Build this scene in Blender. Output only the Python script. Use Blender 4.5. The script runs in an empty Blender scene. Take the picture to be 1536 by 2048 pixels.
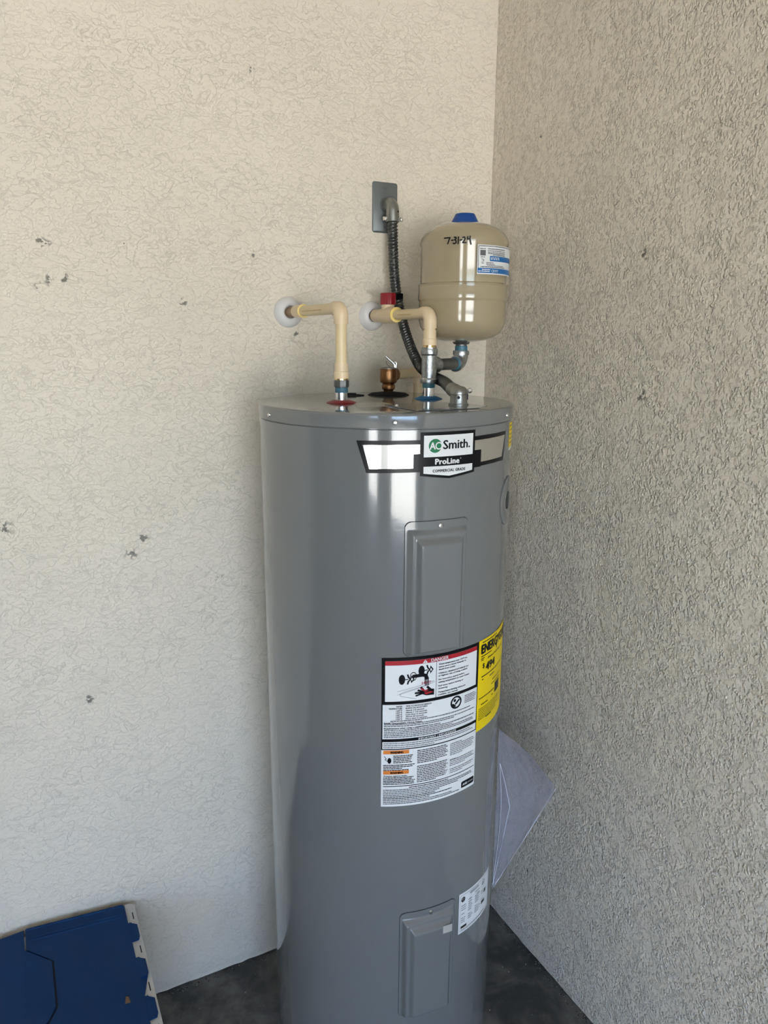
import bpy, bmesh, math, random
from mathutils import Vector, Matrix, noise
random.seed(7)
S = bpy.context.scene
C = S.collection
PI = math.pi
R_ = math.radians

# ------------------------------------------------------------------ camera
F_PX, PITCH, ROLL, YAW = 1476.64, 0.23239, 0.00665, 0.47369      # focal length for a 1536x2048 frame
fw = Vector((math.sin(YAW)*math.cos(PITCH), math.cos(YAW)*math.cos(PITCH), -math.sin(PITCH)))
rt0 = Vector((math.cos(YAW), -math.sin(YAW), 0)); up0 = rt0.cross(fw)
rt = math.cos(ROLL)*rt0 + math.sin(ROLL)*up0
up = -math.sin(ROLL)*rt0 + math.cos(ROLL)*up0
cd = bpy.data.cameras.new('camera'); cam = bpy.data.objects.new('camera', cd); C.objects.link(cam)
cd.sensor_fit = 'VERTICAL'; cd.sensor_height = 36; cd.lens = F_PX/2048*36; cd.clip_start = .05; cd.clip_end = 400
cam.matrix_world = Matrix(((rt.x, up.x, -fw.x, -1.1561), (rt.y, up.y, -fw.y, -1.6669), (rt.z, up.z, -fw.z, 1.6641), (0, 0, 0, 1)))
S.camera = cam

# ------------------------------------------------------------------ sky, sun, exposure
W = bpy.data.worlds.new('sky'); S.world = W; W.use_nodes = True
nt = W.node_tree; bg = nt.nodes['Background']
sky = nt.nodes.new('ShaderNodeTexSky'); sky.sky_type = 'NISHITA'; sky.sun_disc = False
sky.sun_elevation = R_(52); sky.sun_rotation = R_(250); sky.air_density = 1.0; sky.dust_density = 1.5
tint = nt.nodes.new('ShaderNodeMix'); tint.data_type = 'RGBA'; tint.blend_type = 'MULTIPLY'; tint.inputs[0].default_value = 1
tint.inputs[7].default_value = (.84, 1, 1.28, 1)              # a clear, deep blue sky
nt.links.new(sky.outputs[0], tint.inputs[6]); nt.links.new(tint.outputs[2], bg.inputs[0]); bg.inputs[1].default_value = 0.086
sl = bpy.data.lights.new('sun', 'SUN'); sl.energy = 5.1; sl.angle = R_(.6); sl.color = (1, .96, .90)
sun = bpy.data.objects.new('sun', sl); C.objects.link(sun); sun.location = (-8, 4, 12)
sun.rotation_euler = Vector((.62, -.10, -.80)).to_track_quat('-Z', 'Y').to_euler()
DOORS = ((-4.75, -3.65), (-2.45, -.60))          # x ranges of two unseen openings, shaped for the light, added pier between
FY, DOOR_H, CEIL = -5.0, 2.3, 2.62
for i, (a, b) in enumerate(DOORS):                # portals only guide the sampling of the sky through the openings
    pl = bpy.data.lights.new('door_portal', 'AREA'); pl.shape = 'RECTANGLE'; pl.size = b-a; pl.size_y = DOOR_H
    pl.cycles.is_portal = True
    po = bpy.data.objects.new('door_portal', pl); C.objects.link(po); po.location = ((a+b)/2, FY-.12, DOOR_H/2)
    po.rotation_euler = Vector((0, 1, 0)).to_track_quat('-Z', 'Z').to_euler()
S.view_settings.view_transform = 'Standard'; S.view_settings.look = 'None'
S.view_settings.gamma = 1; S.view_settings.use_curve_mapping = False
S.view_settings.exposure = 4.22
S.cycles.max_bounces = 7; S.cycles.diffuse_bounces = 4; S.cycles.glossy_bounces = 4; S.cycles.transparent_max_bounces = 10
S.cycles.sample_clamp_indirect = 6

# ------------------------------------------------------------------ materials
def mat(name, col, rough=.5, metal=0., bump=None, spec=.5, coat=0., var=None):
    """bump=(scale, strength, distance); var=(scale, amount) mottles the colour."""
    m = bpy.data.materials.new(name); m.use_nodes = True; n = m.node_tree.nodes; L = m.node_tree.links
    p = n['Principled BSDF']; p.inputs['Base Color'].default_value = (*col, 1)
    p.inputs['Roughness'].default_value = rough; p.inputs['Metallic'].default_value = metal
    p.inputs['Specular IOR Level'].default_value = spec; p.inputs['Coat Weight'].default_value = coat
    if bump or var: tc = n.new('ShaderNodeTexCoord')
    if bump:
        t = n.new('ShaderNodeTexNoise'); t.inputs['Scale'].default_value = bump[0]; t.inputs['Detail'].default_value = 4
        b = n.new('ShaderNodeBump'); b.inputs['Strength'].default_value = bump[1]; b.inputs['Distance'].default_value = bump[2]
        L.new(tc.outputs['Object'], t.inputs['Vector']); L.new(t.outputs['Fac'], b.inputs['Height']); L.new(b.outputs[0], p.inputs['Normal'])
    if var:
        t = n.new('ShaderNodeTexNoise'); t.inputs['Scale'].default_value = var[0]; t.inputs['Detail'].default_value = 6
        x = n.new('ShaderNodeMix'); x.data_type = 'RGBA'
        x.inputs[6].default_value = (*[c*(1-var[1]) for c in col], 1); x.inputs[7].default_value = (*[min(1, c*(1+var[1])) for c in col], 1)
        L.new(tc.outputs['Object'], t.inputs['Vector']); L.new(t.outputs['Fac'], x.inputs[0]); L.new(x.outputs[2], p.inputs['Base Color'])
    return m

M = dict(
    jacket=mat('grey_enamel', (.155, .161, .161), .12, 0, (230, .10, .0006), .6, .5),
    panel=mat('grey_pressed_cover', (.155, .161, .161), .18, 0, (200, .06, .0006), .6, .4),
    seam=mat('dark_gap', (.03, .032, .034), .8),
    screw=mat('bright_zinc', (.72, .72, .70), .25, 1),
    black=mat('black_ink', (.004, .004, .005), .3, spec=.22),
    rubber=mat('black_rubber', (.008, .008, .009), .75, spec=.15),
    paper=mat('white_label', (.74, .75, .75), .28),
    silver=mat('mirror_foil', (.80, .80, .79), .16, 1),
    red=mat('red_ink', (.38, .008, .02), .3),
    orange=mat('orange_ink', (.72, .22, .035), .35),
    yellow=mat('yellow_label', (.84, .62, .002), .4, spec=.3),
    green=mat('green_ink', (.008, .16, .065), .3),
    grey_ink=mat('grey_ink', (.10, .10, .11), .5),
    redplastic=mat('red_plastic', (.23, .004, .010), .4),
    blueplastic=mat('blue_plastic', (.006, .12, .30), .45),
    cpvc=mat('cream_plastic', (.70, .56, .33), .32, 0, None, .5, 0, (30, .06)),
    cpvc_fit=mat('peach_cream_plastic', (.72, .56, .36), .35),
    cpvc_ring=mat('yellow_glue', (.80, .62, .22), .3),
    ochre=mat('ochre_print', (.42, .22, .05), .5),
    brass=mat('brass', (.80, .58, .28), .22, 1),
    bronze=mat('bronze', (.27, .135, .06), .36, 1, (120, .2, .001), .5, 0, (60, .3)),
    galv=mat('galvanised_iron', (.40, .42, .43), .33, 1, (220, .7, .0012), .5, 0, (140, .55)),
    dgalv=mat('dull_dark_steel', (.20, .205, .20), .5, 1, (160, .35, .001), .5, 0, (60, .3)),
    nipple=mat('polished_steel', (.72, .73, .74), .13, 1),
    dope=mat('teal_sealant', (.05, .16, .22), .45),
    conduit=mat('grey_conduit_steel', (.105, .108, .105), .30, .85),
    diecast=mat('die_cast_zinc', (.30, .305, .295), .36, 1, (140, .2, .0008)),
    plate=mat('grey_cover_plate', (.14, .155, .155), .38, .3),
    escut=mat('white_escutcheon', (.68, .665, .65), .3),
    dirtpipe=mat('dirty_brown_pipe', (.36, .24, .15), .6),
    tank=mat('beige_enamel', (.355, .29, .185), .14, 0, None, .5, .5),
    bluecap=mat('blue_cap', (.0, .055, .27), .5),
    bluelabel=mat('blue_label_ink', (.0, .12, .36), .3),
    tote=mat('navy_tote_plastic', (.001, .030, .115), .5, 0, (90, .05, .001), .18, 0, (9, .22)),
    toteseam=mat('tote_gap', (.002, .002, .006), .7),
    totegrey=mat('light_grey_tote_plastic', (.52, .51, .49), .5),
    leaf=mat('dry_leaf', (.30, .17, .10), .8),
    debris=mat('pale_grit', (.28, .265, .24), .9),
    grime=mat('dark_grit', (.03, .028, .025), .9),
    stick=mat('pale_sticker', (.42, .40, .36), .22),
    drive=mat('sunlit_concrete', (.46, .455, .41), .9, 0, None, .2, 0, (1.5, .08)),
    edge_highlight=mat('painted_edge_highlight', (.70, .70, .78), .2),  # pale colour that paints the highlights on the pouch edges
    front=mat('darkened_unseen_wall', (.26, .25, .235), .9),  # walls out of view, darkened to deepen the heater's dark reflections
    ceil=mat('ceiling_paint', (.78, .74, .66), .9),
)

def clear_plastic():
    m = bpy.data.materials.new('hazy_clear_plastic'); m.use_nodes = True; n = m.node_tree.nodes; L = m.node_tree.links
    p = n['Principled BSDF']; p.inputs['Base Color'].default_value = (.30, .30, .35, 1); p.inputs['Roughness'].default_value = .13
    p.inputs['Coat Weight'].default_value = .6; p.inputs['Coat Roughness'].default_value = .08
    tr = n.new('ShaderNodeBsdfTransparent'); tr.inputs[0].default_value = (.93, .93, .96, 1)
    mx = n.new('ShaderNodeMixShader'); tc = n.new('ShaderNodeTexCoord'); t = n.new('ShaderNodeTexNoise')
    t.inputs['Scale'].default_value = 18; t.inputs['Detail'].default_value = 4
    mr = n.new('ShaderNodeMapRange'); mr.inputs[1].default_value = .35; mr.inputs[2].default_value = .75; mr.inputs[3].default_value = .34; mr.inputs[4].default_value = .50
    L.new(tc.outputs['Object'], t.inputs['Vector']); L.new(t.outputs['Fac'], mr.inputs[0]); L.new(mr.outputs[0], mx.inputs[0])
    L.new(tr.outputs[0], mx.inputs[1]); L.new(p.outputs[0], mx.inputs[2]); L.new(mx.outputs[0], n['Material Output'].inputs[0])
    return m
M['clear'] = clear_plastic()

class NB:
    """small node-building helper"""
    def __init__(s, m): s.t = m.node_tree; s.n = s.t.nodes; s.L = s.t.links
    def val(s, sock, v):
        if hasattr(v, 'is_linked') or isinstance(v, bpy.types.NodeSocket): s.L.new(v, sock)
        else: sock.default_value = v
    def math(s, op, a, b=0., clamp=False):
        x = s.n.new('ShaderNodeMath'); x.operation = op; x.use_clamp = clamp; s.val(x.inputs[0], a); s.val(x.inputs[1], b); return x.outputs[0]
    def noise(s, vec, scale, detail=4, dist=0., rough=.5):
        x = s.n.new('ShaderNodeTexNoise'); s.L.new(vec, x.inputs['Vector'])
        x.inputs['Scale'].default_value = scale; x.inputs['Detail'].default_value = detail; x.inputs['Distortion'].default_value = dist; x.inputs['Roughness'].default_value = rough
        return x.outputs['Fac'], x.outputs['Color']
    def remap(s, v, a, b, c=0., d=1., smooth=True):
        x = s.n.new('ShaderNodeMapRange'); x.interpolation_type = 'SMOOTHSTEP' if smooth else 'LINEAR'
        s.val(x.inputs[0], v)
        for i, k in enumerate((a, b, c, d)): x.inputs[1+i].default_value = k
        return x.outputs[0]
    def mix(s, f, a, b):
        x = s.n.new('ShaderNodeMix'); x.data_type = 'RGBA'; s.val(x.inputs[0], f); s.val(x.inputs[6], a); s.val(x.inputs[7], b); return x.outputs[2]
    def vmath(s, op, a, b):
        x = s.n.new('ShaderNodeVectorMath'); x.operation = op; s.val(x.inputs[0], a); s.val(x.inputs[1], b)
        return x.outputs['Value'] if op in ('DISTANCE', 'LENGTH', 'DOT_PRODUCT') else x.outputs[0]

def stucco(name, col, kind, spots):
    m = bpy.data.materials.new(name); m.use_nodes = True; B = NB(m); p = B.n['Principled BSDF']
    p.inputs['Roughness'].default_value = .62; p.inputs['Specular IOR Level'].default_value = .3
    co = B.n.new('ShaderNodeTexCoord').outputs['Object']
    mp = B.n.new('ShaderNodeMapping'); B.L.new(co, mp.inputs[0]); v = mp.outputs[0]
    if kind == 'trowel':
        mp.inputs['Scale'].default_value = (1, 1, 1.45)
        n1, c1 = B.noise(v, 26, 7, .7, .55); n2, _ = B.noise(v, 95, 4, .4); n3, _ = B.noise(v, 5.5, 3)
        plate = B.remap(n1, .485, .515); plate2 = B.remap(n2, .52, .58)
        h = B.math('ADD', B.math('MULTIPLY', plate, .55), B.math('MULTIPLY', plate2, .28))
        n4, _ = B.noise(v, 240, 3); h = B.math('ADD', h, B.math('ADD', B.math('MULTIPLY', n3, 1.3), B.math('MULTIPLY', n4, .30)))
        dist, stren = .0032, .60
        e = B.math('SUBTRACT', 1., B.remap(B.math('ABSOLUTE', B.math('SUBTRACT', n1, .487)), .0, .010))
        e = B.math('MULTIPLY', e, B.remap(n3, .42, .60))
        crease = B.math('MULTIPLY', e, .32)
    else:
        mp.inputs['Scale'].default_value = (1, 1.2, .95)
        wv = B.vmath('ADD', v, B.vmath('MULTIPLY', B.vmath('SUBTRACT', B.noise(v, 70, 3)[1], (.5, .5, .5)), (.016, .016, .016)))
        vb = B.n.new('ShaderNodeTexVoronoi'); vb.inputs['Scale'].default_value = 135; B.L.new(wv, vb.inputs['Vector'])
        blob = B.remap(vb.outputs['Distance'], .66, .14)                  # rounded spray droplets
        n1, _ = B.noise(v, 55, 4, .3); n2, _ = B.noise(v, 15, 6, .6, .55); n3, _ = B.noise(v, 5, 3); n4, _ = B.noise(v, 260, 2)
        flat = B.remap(n2, .50, .60)                                      # places where the trowel knocked them flat
        k = B.math('MULTIPLY', B.remap(n1, .32, .60, .18, 1.15), B.math('SUBTRACT', 1., B.math('MULTIPLY', flat, .55)))
        h = B.math('ADD', B.math('MULTIPLY', blob, k), B.math('MULTIPLY', B.remap(n2, .45, .58), .40))
        h = B.math('ADD', h, B.math('ADD', B.math('MULTIPLY', n3, 1.2), B.math('MULTIPLY', n4, .12)))
        dist, stren = .0038, .75
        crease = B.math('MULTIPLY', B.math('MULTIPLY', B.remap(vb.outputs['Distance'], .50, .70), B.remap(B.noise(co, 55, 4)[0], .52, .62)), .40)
    bp = B.n.new('ShaderNodeBump'); bp.inputs['Strength'].default_value = stren; bp.inputs['Distance'].default_value = dist
    B.L.new(h, bp.inputs['Height']); B.L.new(bp.outputs[0], p.inputs['Normal'])
    big, _ = B.noise(co, 1.6, 3)
    base = B.mix(B.remap(big, .3, .7), (*[c*.96 for c in col], 1), (*[min(1, c*1.03) for c in col], 1))
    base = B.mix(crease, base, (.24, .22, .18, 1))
    # chips and dirt specks: a sparse scatter everywhere plus the larger clusters
    vo = B.n.new('ShaderNodeTexVoronoi'); vo.inputs['Scale'].default_value = 42; B.L.new(co, vo.inputs['Vector'])
    sep = B.n.new('ShaderNodeSeparateColor'); B.L.new(vo.outputs['Color'], sep.inputs[0])
    sp = B.math('MULTIPLY', B.math('GREATER_THAN', sep.outputs[0], .975), B.remap(vo.outputs['Distance'], .10, .04))
    wob = B.vmath('ADD', co, B.vmath('MULTIPLY', B.vmath('SUBTRACT', B.noise(co, 60, 3)[1], (.5, .5, .5)), (.035, .035, .035)))
    chip = B.remap(B.noise(co, 120, 4)[0], .49, .54)
    for (x, y, z, r) in spots:
        d = B.vmath('DISTANCE', wob, (x, y, z))
        sp = B.math('MAXIMUM', sp, B.math('MAXIMUM', B.math('MULTIPLY', B.remap(d, r*1.4, r*.6), chip), B.remap(d, r*.50, r*.34)))
    base = B.mix(B.math('MULTIPLY', sp, .82), base, (.10, .095, .08, 1))
    B.L.new(base, p.inputs['Base Color'])
    return m
WALL = (.735, .665, .555)
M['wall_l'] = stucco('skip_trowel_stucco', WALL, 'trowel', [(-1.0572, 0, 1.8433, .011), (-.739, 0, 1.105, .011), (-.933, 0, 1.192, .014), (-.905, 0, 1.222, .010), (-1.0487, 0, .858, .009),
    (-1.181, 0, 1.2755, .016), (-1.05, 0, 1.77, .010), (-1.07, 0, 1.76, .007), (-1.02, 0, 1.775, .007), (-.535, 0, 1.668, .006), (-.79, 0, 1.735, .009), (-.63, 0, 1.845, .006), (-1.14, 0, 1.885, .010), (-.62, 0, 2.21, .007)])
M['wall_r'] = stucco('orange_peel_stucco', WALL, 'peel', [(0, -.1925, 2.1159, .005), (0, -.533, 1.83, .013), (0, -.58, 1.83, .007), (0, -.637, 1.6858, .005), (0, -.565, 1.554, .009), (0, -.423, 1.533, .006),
    (0, -.55, 1.548, .008), (0, -.30, .24, .008), (0, -.55, .55, .008)])

def floor_mat():
    m = bpy.data.materials.new('stained_dark_concrete'); m.use_nodes = True; B = NB(m); p = B.n['Principled BSDF']
    p.inputs['Roughness'].default_value = .72; p.inputs['Specular IOR Level'].default_value = .3
    co = B.n.new('ShaderNodeTexCoord').outputs['Object']
    a, _ = B.noise(co, 4.5, 6, .6, .6); b, _ = B.noise(co, 30, 5, .3, .6); c, _ = B.noise(co, 230, 2)
    base = B.mix(B.remap(a, .36, .66), (.060, .060, .056, 1), (.19, .178, .158, 1))
    base = B.mix(B.math('MULTIPLY', B.remap(b, .45, .72), .45), base, (.040, .039, .035, 1))
    base = B.mix(B.math('MULTIPLY', B.remap(c, .68, .76), .5), base, (.30, .29, .27, 1))
    B.L.new(base, p.inputs['Base Color'])
    bp = B.n.new('ShaderNodeBump'); bp.inputs['Strength'].default_value = .35; bp.inputs['Distance'].default_value = .003
    B.L.new(b, bp.inputs['Height']); B.L.new(bp.outputs[0], p.inputs['Normal'])
    return m
M['floor'] = floor_mat()

# ------------------------------------------------------------------ mesh helpers
def link(name, me, parent=None, label=None):
    o = bpy.data.objects.new(name, me); C.objects.link(o)
    if parent is not None: o.parent = parent
    if label: o['label'] = label
    return o
def obj(name, bm, mats, parent=None, label=None, smooth=True, angle=35, kind=None):
    """link a bmesh (in world coordinates) as one mesh object under parent"""
    if not isinstance(mats, (list, tuple)): mats = [mats]
    bmesh.ops.recalc_face_normals(bm, faces=bm.faces)
    me = bpy.data.meshes.new(name); 
    if parent is not None:
        p = parent; off = Vector((0, 0, 0))
        while p is not None: off += p.location; p = p.parent
        bmesh.ops.translate(bm, verts=bm.verts, vec=-off)
    bm.to_mesh(me); bm.free()
    for m in mats: me.materials.append(M[m])
    if smooth:
        me.shade_smooth(); me.set_sharp_from_angle(angle=R_(angle))
    o = link(name, me, parent, label)
    if kind: o['kind'] = kind
    return o
def thing(name, label, cat, loc, group=None):
    o = bpy.data.objects.new(name, None); C.objects.link(o); o.location = loc; o.empty_display_size = .05
    o['label'] = label; o['category'] = cat
    if group: o['group'] = group
    return o
def tag(o, label, cat, group=None):
    o['label'] = label; o['category'] = cat
    if group: o['group'] = group
    return o
def box(bm, lo, hi, mi=0):
    v = [bm.verts.new((x, y, z)) for z in (lo[2], hi[2]) for y in (lo[1], hi[1]) for x in (lo[0], hi[0])]
    for f in ((0, 2, 3, 1), (4, 5, 7, 6), (0, 1, 5, 4), (2, 6, 7, 3), (0, 4, 6, 2), (1, 3, 7, 5)):
        bm.faces.new([v[i] for i in f]).material_index = mi
def frame(d):
    d = Vector(d).normalized(); a = Vector((0, 0, 1)) if abs(d.z) < .9 else Vector((1, 0, 0))
    x = a.cross(d).normalized(); return x, d.cross(x), d
def lathe(bm, prof, origin, axis=(0, 0, 1), seg=40, mi=0, flats=0, a0=0.):
    """prof: (radius, distance along axis); flats>0 makes a prism with that many sides"""
    x, y, d = frame(axis); o = Vector(origin); n = flats or seg; rings = []
    for r, h in prof:
        if r < 1e-6: rings.append([bm.verts.new(o+d*h)])
        else: rings.append([bm.verts.new(o+d*h+x*(r*math.cos(a0+2*PI*i/n))+y*(r*math.sin(a0+2*PI*i/n))) for i in range(n)])
    for A, B in zip(rings, rings[1:]):
        for i in range(n):
            j = (i+1) % n
            if len(A) == 1 and len(B) == 1: continue
            if len(A) == 1: f = bm.faces.new((A[0], B[i], B[j]))
            elif len(B) == 1: f = bm.faces.new((A[i], A[j], B[0]))
            else: f = bm.faces.new((A[i], A[j], B[j], B[i]))
            f.material_index = mi
    for A in (rings[0], rings[-1]):
        if len(A) > 2: bm.faces.new(A).material_index = mi
def tube(bm, pts, rad, seg=20, mi=0, radf=None, cap=True):
    pts = [Vector(p) for p in pts]; n = len(pts)
    tan = [(pts[min(i+1, n-1)]-pts[max(i-1, 0)]).normalized() for i in range(n)]
    x, y, _ = frame(tan[0]); rings = []; s = 0.
    for i, p in enumerate(pts):
        if i:
            q = tan[i-1].rotation_difference(tan[i]); x = q @ x; y = q @ y; s += (pts[i]-pts[i-1]).length
        ring = []
        for k in range(seg):
            a = 2*PI*k/seg; r = radf(s, a) if radf else (rad[i] if isinstance(rad, (list, tuple)) else rad)
            ring.append(bm.verts.new(p+x*(r*math.cos(a))+y*(r*math.sin(a))))
        rings.append(ring)
    for A, B in zip(rings, rings[1:]):
        for k in range(seg):
            bm.faces.new((A[k], A[(k+1) % seg], B[(k+1) % seg], B[k])).material_index = mi
    if cap: bm.faces.new(rings[0]).material_index = mi; bm.faces.new(rings[-1]).material_index = mi
def arc(c, a, b, n=10):
    """quarter bend: from c+a to c+b around the corner, c = centre of the bend, a and b at right angles"""
    c, a, b = Vector(c), Vector(a), Vector(b)
    return [c+a*math.cos(PI/2*i/n)+b*math.sin(PI/2*i/n) for i in range(n+1)]
def spline(pts, step):
    """Catmull-Rom through pts, resampled at step"""
    P = [Vector(p) for p in pts]; P = [P[0]*2-P[1]]+P+[P[-1]*2-P[-2]]; out = []
    for i in range(1, len(P)-2):
        for k in range(60):
            t = k/60; a, b, c, d = P[i-1:i+3]
            out.append(.5*((2*b)+(c-a)*t+(2*a-5*b+4*c-d)*t*t+(3*b-a-3*c+d)*t**3))
    out.append(P[-2]); res = [out[0]]; acc = 0
    for p, q in zip(out, out[1:]):
        acc += (q-p).length
        if acc >= step: res.append(q); acc = 0
    return res
def slab(bm, poly, z0, z1, mi=0):
    """flat polygon [(x,y)] extruded z0..z1"""
    A = [bm.verts.new((x, y, z0)) for x, y in poly]; B = [bm.verts.new((x, y, z1)) for x, y in poly]; n = len(A)
    bm.faces.new(A[::-1]).material_index = mi; bm.faces.new(B).material_index = mi
    for i in range(n): bm.faces.new((A[i], A[(i+1) % n], B[(i+1) % n], B[i])).material_index = mi

_dg = bpy.context.evaluated_depsgraph_get
def glyphs(body, bold=0., space=1.):
    c = bpy.data.curves.new('t', 'FONT'); c.body = body; c.size = 1; c.offset = bold; c.resolution_u = 2; c.space_character = space; c.fill_mode = 'FRONT'
    o = bpy.data.objects.new('t', c); C.objects.link(o); bpy.context.view_layer.update()
    me = bpy.data.meshes.new_from_object(o.evaluated_get(_dg()))
    v = [(p.co.x, p.co.y) for p in me.vertices]; f = [tuple(p.vertices) for p in me.polygons]
    bpy.data.objects.remove(o); bpy.data.curves.remove(c); bpy.data.meshes.remove(me)
    return v, f

class Sheet:
    """flat print laid out in (s, z) metres, then wrapped round a vertical cylinder"""
    def __init__(s, centre, radius, theta, mats):
        s.bm = bmesh.new(); s.c = centre; s.R = radius; s.t = R_(theta); s.mats = mats; s.zf = lambda z: z
    def poly(s, pts, m, layer=0):
        f = s.bm.faces.new([s.bm.verts.new((x, s.zf(z), layer)) for x, z in pts]); f.material_index = s.mats.index(m); return s
    def rect(s, x0, z0, x1, z1, m, layer=0): return s.poly([(x0, z0), (x1, z0), (x1, z1), (x0, z1)], m, layer)
    def frame(s, x0, z0, x1, z1, w, m, layer=0):
        s.rect(x0, z0, x1, z0+w, m, layer); s.rect(x0, z1-w, x1, z1, m, layer); s.rect(x0, z0+w, x0+w, z1-w, m, layer); s.rect(x1-w, z0+w, x1, z1-w, m, layer)
    def disc(s, x, z, rx, m, layer=0, rz=None, n=28): return s.poly([(x+rx*math.cos(2*PI*i/n), z+(rz or rx)*math.sin(2*PI*i/n)) for i in range(n)], m, layer)
    def ring(s, x, z, r0, r1, m, layer=0, n=28, sx=1.):
        for i in range(n):
            a, b = 2*PI*i/n, 2*PI*(i+1)/n
            s.poly([(x+sx*r0*math.cos(a), z+r0*math.sin(a)), (x+sx*r1*math.cos(a), z+r1*math.sin(a)), (x+sx*r1*math.cos(b), z+r1*math.sin(b)), (x+sx*r0*math.cos(b), z+r0*math.sin(b))], m, layer)
    def stroke(s, pts, w, m, layer=0):
        for (ax, az), (bx, bz) in zip(pts, pts[1:]):
            d = Vector((bx-ax, bz-az)); 
            if d.length < 1e-7: continue
            d.normalize(); nx, nz = -d.y*w/2, d.x*w/2; ex, ez = d.x*w*.3, d.y*w*.3
            s.poly([(ax-ex+nx, az-ez+nz), (ax-ex-nx, az-ez-nz), (bx+ex-nx, bz+ez-nz), (bx+ex+nx, bz+ez+nz)], m, layer)
    def text(s, body, x, z, h, m, layer=1, width=None, bold=0., align='L', space=1.):
        """a line of type; bold overprints it with small shifts"""
        v, f = glyphs(body, 0., space); k = h/.70
        lo = min(p[0] for p in v); hi = max(p[0] for p in v); kx = (width-2*bold*k)/(hi-lo) if width else k
        w = (hi-lo)*kx; x0 = x-(w/2 if align == 'C' else w if align == 'R' else 0); mi = s.mats.index(m)
        for dx, dz in (((0, 0),) if not bold else ((0, 0), (2*bold, 0), (bold, bold*.6), (bold, -bold*.6))):
            V = [s.bm.verts.new((x0+(p[0]-lo)*kx+dx*k, s.zf(z+p[1]*k+dz*k), layer)) for p in v]
            for q in f:
                try: s.bm.faces.new([V[i] for i in q]).material_index = mi
                except ValueError: pass
    def lines(s, x0, x1, z, h, m, layer=1, fill=1., slope=0., gap=.0012):
        """one line of fine print, as word-sized dashes"""
        x = x0; end = x0+(x1-x0)*fill
        while x < end-.001:
            w = min(random.uniform(.002, .0078), end-x)
            dz = slope*(x-x0); s.poly([(x, z+dz), (x+w, z+dz+slope*w), (x+w, z+h+dz+slope*w), (x, z+h+dz)], m, layer); x += w+gap
    def done(s, name, parent, label=None, kind=None, off=.0004, step=.006, gap=.00025):
        bm = s.bm
        xs = [v.co.x for v in bm.verts]; x = math.floor(min(xs)/step)*step
        while x < max(xs):
            big = [f for f in bm.faces if max(v.co.x for v in f.verts)-min(v.co.x for v in f.verts) > step*.9]
            g = list({e for f in big for e in f.edges})+list({v for f in big for v in f.verts})+big
            if g: bmesh.ops.bisect_plane(bm, geom=g, plane_co=(x, 0, 0), plane_no=(1, 0, 0), dist=1e-7)
            x += step
        for v in bm.verts:
            a = s.t+v.co.x/s.R; r = s.R+off+v.co.z*gap; z = v.co.y
            v.co = (s.c[0]+r*math.cos(a), s.c[1]+r*math.sin(a), z)
        for f in bm.faces:                                   # all faces look outward
            f.normal_update(); ce = f.calc_center_median()
            if f.normal.dot(Vector((ce.x-s.c[0], ce.y-s.c[1], 0))) < 0: f.normal_flip()
        me = bpy.data.meshes.new(name)
        o = Vector((0, 0, 0)); p = parent
        while p is not None: o += p.location; p = p.parent
        bmesh.ops.translate(bm, verts=bm.verts, vec=-o); bm.to_mesh(me); bm.free()
        for m in s.mats: me.materials.append(M[m])
        ob = link(name, me, parent, label)
        if kind: ob['kind'] = kind
        return ob

# ------------------------------------------------------------------ the setting
def struct(name, bm, m, **k):
    o = obj(name, bm, m, smooth=k.get('smooth', False)); o['kind'] = 'structure'; return o
def wall_mesh(axis, a0, a1, fine0, fine1):
    """plaster skin: a grid with a slight wave and a ragged foot, and a slab behind it"""
    bm = bmesh.new(); xs = []; a = a0
    while a < a1-1e-6: xs.append(a); a += .02 if fine0 <= a < fine1 else .35
    xs.append(a1); zs = [0, .004, .012, .03]+[.06+i*.04 for i in range(64)]
    zs = [z for z in zs if z < CEIL]+[CEIL]; G = []
    for z in zs:
        row = []
        for a in xs:
            w = .0022*noise.noise((a*3.1+axis*9, z*2.3, .3))+.0012*noise.noise((a*11, z*9, 4+axis))
            if abs(a) < .1: w *= abs(a)/.1
            zz = z
            if z == 0: zz = .003+.006*abs(noise.noise((a*23, 1.7, axis*5)))+.003*abs(noise.noise((a*90, 1.2, axis)))
            elif z == .004: zz = .0135; w += .001
            elif z == .012: zz = .016
            w = -.0025+w
            row.append(bm.verts.new((a, w, zz) if axis == 0 else (w, a, zz)))
        G.append(row)
    for A, B in zip(G, G[1:]):
        for i in range(len(xs)-1): bm.faces.new((A[i], A[i+1], B[i+1], B[i]))
    if axis == 0: box(bm, (a0, .004, -.05), (a1, .2, CEIL))
    else: box(bm, (.004, a0, -.05), (.2, a1, CEIL))
    return bm
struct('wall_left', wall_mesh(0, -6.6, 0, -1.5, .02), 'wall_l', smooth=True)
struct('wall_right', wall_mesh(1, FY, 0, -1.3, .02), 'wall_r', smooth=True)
b = bmesh.new(); box(b, (-6.8, FY-.2, -.12), (.2, .2, 0)); struct('floor', b, 'floor')
b = bmesh.new(); box(b, (-6.8, FY-.2, CEIL), (.2, .2, CEIL+.15)); struct('ceiling', b, 'ceil')
b = bmesh.new(); box(b, (-6.8, FY, -.05), (-6.6, .2, CEIL)); struct('wall_side', b, 'front')  # kept dark so the heater's left side stays dim
b = bmesh.new()
edges = [-6.8, DOORS[0][0], DOORS[0][1], DOORS[1][0], DOORS[1][1], .2]
for i in (0, 2, 4): box(b, (edges[i], FY-.2, -.05), (edges[i+1], FY, CEIL))  # the middle pier is added, for the dark stripe reflected on the heater
for i in (1, 3): box(b, (edges[i], FY-.2, DOOR_H), (edges[i+1], FY, CEIL))
struct('wall_front', b, 'front')
b = bmesh.new(); box(b, (-60, -70, -.24), (60, FY-.2, -.02)); o = struct('floor_driveway', b, 'drive')

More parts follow.
